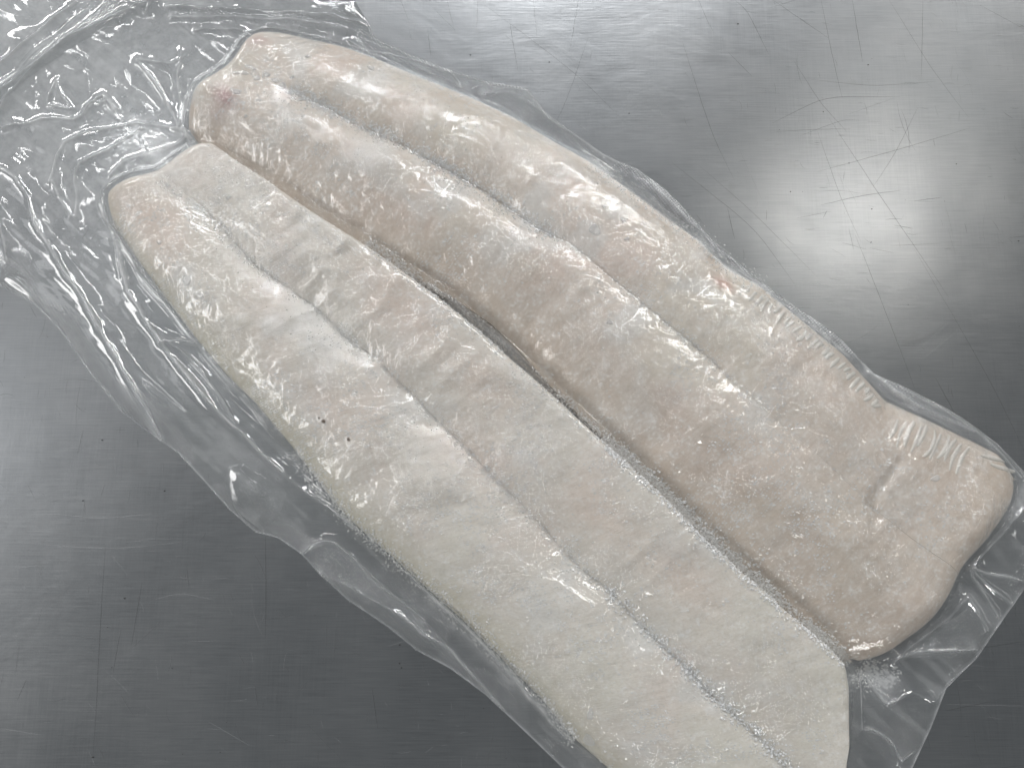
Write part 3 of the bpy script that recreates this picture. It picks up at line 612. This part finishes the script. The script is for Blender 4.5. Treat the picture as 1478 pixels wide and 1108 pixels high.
def build_film():
    poly = PP(OUT, 1.0 * MM)
    D = seg_dist(GX, GY, poly.tolist() + [poly[0].tolist()]); ins = inside(GX, GY, poly); SD = np.where(ins, D, -D)
    # tension: the film bridges creases and slopes off the rims
    k = GS
    A = blur(HF, 1); A = A.copy()
    slope = 1.35 + 0.8 * vnoise(GX, GY, 0.03, seed=3)
    for _ in range(60):
        dst = slope * k; b = np.pad(A, 1, mode='edge')
        n = np.maximum(np.maximum(b[:-2, 1:-1], b[2:, 1:-1]), np.maximum(b[1:-1, :-2], b[1:-1, 2:])) - dst
        n2 = np.maximum(np.maximum(b[:-2, :-2], b[2:, 2:]), np.maximum(b[2:, :-2], b[:-2, 2:])) - dst * 1.414
        A2 = np.maximum(A, np.maximum(n, n2))
        if np.abs(A2 - A).max() < 1e-7: break
        A = A2
    on = blur((HF > 1 * MM).astype(float), 2)                # 1 where there is fish under the film
    cone = blur(A, 3)
    # skirts stay low except close to the fish
    H = np.maximum(cone * sstep(0.0, 1.0, on * 1.0) , 0)
    H = np.where(on > 0.5, cone, cone * 0.9)
    off = 1 - sstep(0.3, 0.9, on)
    near = sstep(0, 0.02, SD)
    skirt = blur((A > 0.4 * MM).astype(float), 14)
    crum = sstep(0.0, 1.0, np.clip(1.2 - np.hypot(GX - P(90, 120)[0], (GY - P(90, 120)[1])) / 0.16, 0, 1))
    base = 0.55 * MM + off * near * ((facets(GX, GY, 0.026, 1) + .5) * 2.0 * MM + (facets(GX, GY, 0.011, 2) + .5) * .45 * MM) * (0.3 + 1.1 * crum)
    base += off * crum * (facets(GX, GY, 0.017, 9) + .5) * 1.6 * MM
    # long lazy swells and fine pleats along the bag
    ca, sa = math.cos(-.70), math.sin(-.70); RA = GX * ca + GY * sa; RB = -GX * sa + GY * ca
    base += off * near * (1 - .7 * crum) * (np.abs(fbm(RA, RB, .06, 2, 112, .0075)) * -1.6 + .8) * .8 * MM
    base += off * near * (vnoise(GX, GY, 0.06, seed=12) + .5) * 1.5 * MM
    # radial pleats where the film leaves the fish
    fold = np.zeros(GX.shape)
    for pts, wdt, h in RIDGE:
        q = PP(pts, 2 * MM); q = smoothc(resample(q, 40), 1)
        x0, x1, y0, y1 = q[:, 0].min() - .015, q[:, 0].max() + .015, q[:, 1].min() - .015, q[:, 1].max() + .015
        i0, i1 = np.searchsorted(gx, [x0, x1]); j0, j1 = np.searchsorted(gy, [y0, y1]); sl = (slice(i0, i1), slice(j0, j1))
        if i1 <= i0 or j1 <= j0: continue
        X = GX[sl] + vnoise(GX[sl], GY[sl], .01, seed=61) * .0016; Y = GY[sl] + vnoise(GX[sl], GY[sl], .01, seed=62) * .0016
        d = seg_dist(X, Y, q[::3].tolist() + [q[-1].tolist()])
        var = 1 + 1.2 * vnoise(X, Y, .012, seed=63)
        base[sl] += np.exp(-d / (wdt * MM * 1.15)) * h * MM * 1.1 * var * (0.25 + .75 * off[sl])
        base[sl] += np.exp(-(d / (wdt * MM * 4)) ** 2) * h * MM * .35 * off[sl]
        fold[sl] = np.maximum(fold[sl], np.exp(-(d / (wdt * MM * .55)) ** 2) * np.clip(.75 + 1.1 * vnoise(X, Y, .02, seed=68), 0, 1) * min(1, h / 1.5))  # crease whitening, also paints bright highlight lines into the haze
    H = H + base
    for pts, wdt, h in SKIN:
        q = np.array([Ps(*a)[:2] for a in pts]); q = smoothc(resample(q, 40), 1) + RNG.normal(0, .00015, (40, 2))
        x0, x1, y0, y1 = q[:, 0].min() - .01, q[:, 0].max() + .01, q[:, 1].min() - .01, q[:, 1].max() + .01
        i0, i1 = np.searchsorted(gx, [x0, x1]); j0, j1 = np.searchsorted(gy, [y0, y1]); sl = (slice(i0, i1), slice(j0, j1))
        X = GX[sl] + vnoise(GX[sl], GY[sl], .006, seed=61) * .0022; Y = GY[sl] + vnoise(GX[sl], GY[sl], .006, seed=62) * .0022
        d = seg_dist(X, Y, q.tolist())
        H[sl] += np.exp(-d / (wdt * MM)) * h * MM * (1 + 1.2 * vnoise(X, Y, .006, seed=64))
    glint = np.zeros(GX.shape)
    for u, v, rr in ((470, 380, 14), (540, 440, 13), (690, 545, 9), (250, 395, 9), (1100, 630, 6), (930, 820, 8), (765, 805, 9), (1010, 585, 7), (340, 520, 10), (420, 560, 8),
                     (1000, 880, 8), (1140, 960, 9), (1210, 1010, 8), (640, 520, 8), (560, 250, 8), (700, 320, 8), (1150, 760, 9), (1300, 740, 8), (830, 620, 7), (880, 730, 9), (600, 640, 9), (1360, 860, 7)):
        c = Ps(u, v); glint += 0.9 * np.exp(-((GX - c[0]) ** 2 + (GY - c[1]) ** 2) / (rr * MM) ** 2)
    for i in range(110):                                   # short creases of the film clinging to the fish
        e = (i % 2); LL, RR = ((L1, R1) if e else (L2, R2)); a_ = resample(np.array(LL, float), 100); b_ = resample(np.array(RR, float), 100)
        k0 = random.randint(2, 84); n_ = random.randint(3, 9); t0 = random.uniform(.1, .95); dt = random.gauss(0, .05)
        q = np.array([a_[k0 + m] * (1 - t0 - dt * m / n_) + b_[k0 + m] * (t0 + dt * m / n_) for m in range(n_)]) + RNG.normal(0, 2.5, (n_, 2))
        q = resample(np.array([Ps(*a)[:2] for a in q]), 16)
        x0, x1, y0, y1 = q[:, 0].min() - .006, q[:, 0].max() + .006, q[:, 1].min() - .006, q[:, 1].max() + .006
        i0, i1 = np.searchsorted(gx, [x0, x1]); j0, j1 = np.searchsorted(gy, [y0, y1]); sl = (slice(i0, i1), slice(j0, j1))
        if i1 - i0 < 3 or j1 - j0 < 3: continue
        X = GX[sl] + vnoise(GX[sl], GY[sl], .003, seed=65) * .0016; Y = GY[sl] + vnoise(GX[sl], GY[sl], .003, seed=66) * .0016
        H[sl] += np.exp(-seg_dist(X, Y, q.tolist()) / (random.uniform(.35, .7) * MM)) * random.uniform(.15, .45) * MM * (1 + 1.6 * vnoise(X, Y, .004, seed=67))
    H += on * (facets(GX, GY, 0.0065, 21) * .45 + facets(GX, GY, 0.0032, 22) * .75 + fbm(GX, GY, .004, 2, 70) * .1) * MM * (0.26 + 0.95 * sstep(-.05, .35, fbm(GX, GY, .03, 3, 71)) + glint)
    H = np.maximum(H, HF + 0.12 * MM)
    rimz = sstep(0, 0.006, SD); lift = np.clip(vnoise(GX, GY, .035, seed=81) * 5, 0, 1) * MM
    H = np.where(SD < 0.006, H * (0.35 + .65 * rimz) + (1 - rimz) * lift * .6, H); H = np.maximum(H, 0.45 * MM)
    # attributes
    streak = fbm(GX, GY, .02, 4, 91) + 1.1 * fbm(RA, RB, .055, 3, 111, .004)
    haze = off * fold * .42 + off * (0.11 + 0.12 * sstep(-.1, .45, streak) + 0.27 * crum) + on * 0.045 + .3 * np.exp(-(SD / .0009) ** 2)
    def hz(u, v, r, a, el=1, an=0):
        nonlocal haze
        c = P(u, v, 0); dx = GX - c[0]; dy = GY - c[1]
        q = np.hypot((dx * math.cos(an) + dy * math.sin(an)) / el, -dx * math.sin(an) + dy * math.cos(an)) + fbm(GX, GY, .008, 3, 95) * 3 * MM
        haze = haze + a * np.exp(-(q / (r * MM)) ** 2)
    hz(880, 225, 5, .3, 4, -.5); hz(970, 295, 4.5, .45, 4, -.8); hz(1160, 462, 3.2, .5, 11, -.72); hz(1300, 575, 4, .3, 6, -.6); hz(380, 700, 10, .12, 2, -.8)
    hz(1470, 720, 4, .35, 4, .9); hz(240, 215, 6, .12, 3, .4); hz(720, 960, 4, .22, 12, -.72); hz(280, 150, 4, .25, 3, 1.2); hz(1275, 985, 8, .25)
    es = np.zeros(GX.shape)
    for u, v, rr in ((200, 600, 9), (225, 625, 8), (560, 860, 12), (480, 830, 9), (520, 10, 9), (980, 300, 9), (620, 920, 9), (20, 400, 8), (1290, 1060, 12), (370, 730, 9)):
        c = P(u, v, 0); es += np.exp(-((GX - c[0]) ** 2 + (GY - c[1]) ** 2) / (rr * MM) ** 2)
    emb = off * np.clip(sstep(0.16, .36, np.exp(-(SD / .011) ** 2) * (.5 + fbm(GX, GY, .03, 2, 99))) + 1.6 * es, 0, 2)
    micro = on * (0.35 + 1.3 * sstep(-.05, .4, fbm(GX, GY, .02, 3, 101))) + off * 0.06
    # mesh: keep cells touching the outline, pull rim vertices onto it
    gxx, gyy = np.gradient(SD, GS); nrm = np.hypot(gxx, gyy) + 1e-9
    X = GX.copy(); Y = GY.copy(); pull = (SD < 0) & (SD > -2.2 * GS)
    X[pull] += (-SD * gxx / nrm)[pull]; Y[pull] += (-SD * gyy / nrm)[pull]
    idx = np.full(GX.shape, -1)
    okc = (SD[:-1, :-1] > 0) | (SD[1:, :-1] > 0) | (SD[1:, 1:] > 0) | (SD[:-1, 1:] > 0)
    use = np.zeros(GX.shape, bool); use[:-1, :-1] |= okc; use[1:, :-1] |= okc; use[1:, 1:] |= okc; use[:-1, 1:] |= okc
    idx[use] = np.arange(use.sum())
    a, b = np.nonzero(okc)
    F = np.c_[idx[a, b], idx[a + 1, b], idx[a + 1, b + 1], idx[a, b + 1]]
    V = np.c_[X[use], Y[use], H[use]]
    root = empty('vacuum_bag', (0, 0, 0), 'clear wrinkled vacuum bag sealed around the two frozen fillets on the steel table', 'vacuum bag')
    me = fast_mesh('upper_film', V, F); vfloat(me, 'haze', haze[use]); vfloat(me, 'micro', micro[use]); vfloat(me, 'emboss', emb[use])
    link('upper_film', me, root, [M_film])
    # lower ply, flat under the fish, coarser
    st = 4; q = okc[::st, ::st]; Xs, Ys, Us = X[::st, ::st], Y[::st, ::st], SD[::st, ::st]
    Z = (0.30 + .06 * vnoise(Xs, Ys, .02, seed=5)) * MM
    g0, g1 = np.gradient(Us, GS * st); nn = np.hypot(g0, g1) + 1e-9; pl = (Us < 0) & (Us > -2.2 * GS * st)
    Xs = Xs.copy(); Ys = Ys.copy(); Xs[pl] += (-Us * g0 / nn)[pl]; Ys[pl] += (-Us * g1 / nn)[pl]
    okc = (Us[:-1, :-1] > 0) | (Us[1:, :-1] > 0) | (Us[1:, 1:] > 0) | (Us[:-1, 1:] > 0)
    use = np.zeros(Us.shape, bool); use[:-1, :-1] |= okc; use[1:, :-1] |= okc; use[1:, 1:] |= okc; use[:-1, 1:] |= okc
    idx = np.full(Us.shape, -1); idx[use] = np.arange(use.sum()); a, b = np.nonzero(okc)
    F = np.c_[idx[a, b], idx[a + 1, b], idx[a + 1, b + 1], idx[a, b + 1]]
    me = fast_mesh('lower_film', np.c_[Xs[use], Ys[use], Z[use]], F)
    vfloat(me, 'haze', np.full(use.sum(), .05)); vfloat(me, 'micro', np.full(use.sum(), .05)); vfloat(me, 'emboss', np.zeros(use.sum()))
    link('lower_film', me, root, [M_film])
    return root, H
bag, HFILM = build_film()

# loose folded flaps of film lying over the bag
def flap(pts, hgt, seed, fade=.006):
    poly = PP(pts, 3 * MM); x0, y0 = poly.min(0); x1, y1 = poly.max(0); s = .0009
    xs = np.arange(x0 - 2 * s, x1 + 2 * s, s); ys = np.arange(y0 - 2 * s, y1 + 2 * s, s); X, Y = np.meshgrid(xs, ys, indexing='ij')
    D = seg_dist(X, Y, poly.tolist() + [poly[0].tolist()]); ins = inside(X, Y, poly); SD = np.where(ins, D, -D)
    g0, g1 = np.gradient(SD, s); nn = np.hypot(g0, g1) + 1e-9; pl = (SD < 0) & (SD > -2.2 * s)
    X = X.copy(); Y = Y.copy(); X[pl] += (-SD * g0 / nn)[pl]; Y[pl] += (-SD * g1 / nn)[pl]
    Z = sample(HFILM, X, Y) + .25 * MM + sstep(0, fade, SD) * hgt * MM * (.6 + vnoise(X, Y, .014, seed=seed) + .5 * (facets(X, Y, .009, seed) + .5))
    okc = (SD[:-1, :-1] > 0) | (SD[1:, :-1] > 0) | (SD[1:, 1:] > 0) | (SD[:-1, 1:] > 0)
    use = np.zeros(X.shape, bool); use[:-1, :-1] |= okc; use[1:, :-1] |= okc; use[1:, 1:] |= okc; use[:-1, 1:] |= okc
    idx = np.full(X.shape, -1); idx[use] = np.arange(use.sum()); a, b = np.nonzero(okc)
    F = np.c_[idx[a, b], idx[a + 1, b], idx[a + 1, b + 1], idx[a, b + 1]]
    me = fast_mesh('film_fold', np.c_[X[use], Y[use], Z[use]], F); n = use.sum()
    vfloat(me, 'haze', .07 + .12 * sstep(0, .4, fbm(X, Y, .01, 3, seed + 3))[use]); vfloat(me, 'micro', np.full(n, .1)); vfloat(me, 'emboss', sstep(-.1, .3, vnoise(X, Y, .02, seed=seed + 1))[use])
    link('film_fold', me, bag, [M_film])
flap([(330,672),(352,668),(400,696),(413,712),(405,735),(378,768),(340,738),(322,705)], 1.6, 5)
flap([(434,799),(452,784),(478,780),(504,798),(555,846),(615,896),(655,940),(600,938),(540,893),(500,864),(462,830)], 1.2, 8)
flap([(236,10),(340,14),(440,18),(510,-4),(534,37),(440,30),(330,24),(250,24)], 1.6, 13)
flap([(0,118),(60,62),(125,14),(160,-30),(260,-30),(190,28),(120,64),(55,112),(0,160),(-30,150)], 2.4, 17)
flap([(1297,948),(1330,915),(1378,890),(1400,872),(1428,905),(1414,942),(1360,950)], 1.6, 21)
flap([(0,372),(14,382),(38,400),(60,440),(40,432),(0,408),(-30,400)], 1.8, 27)
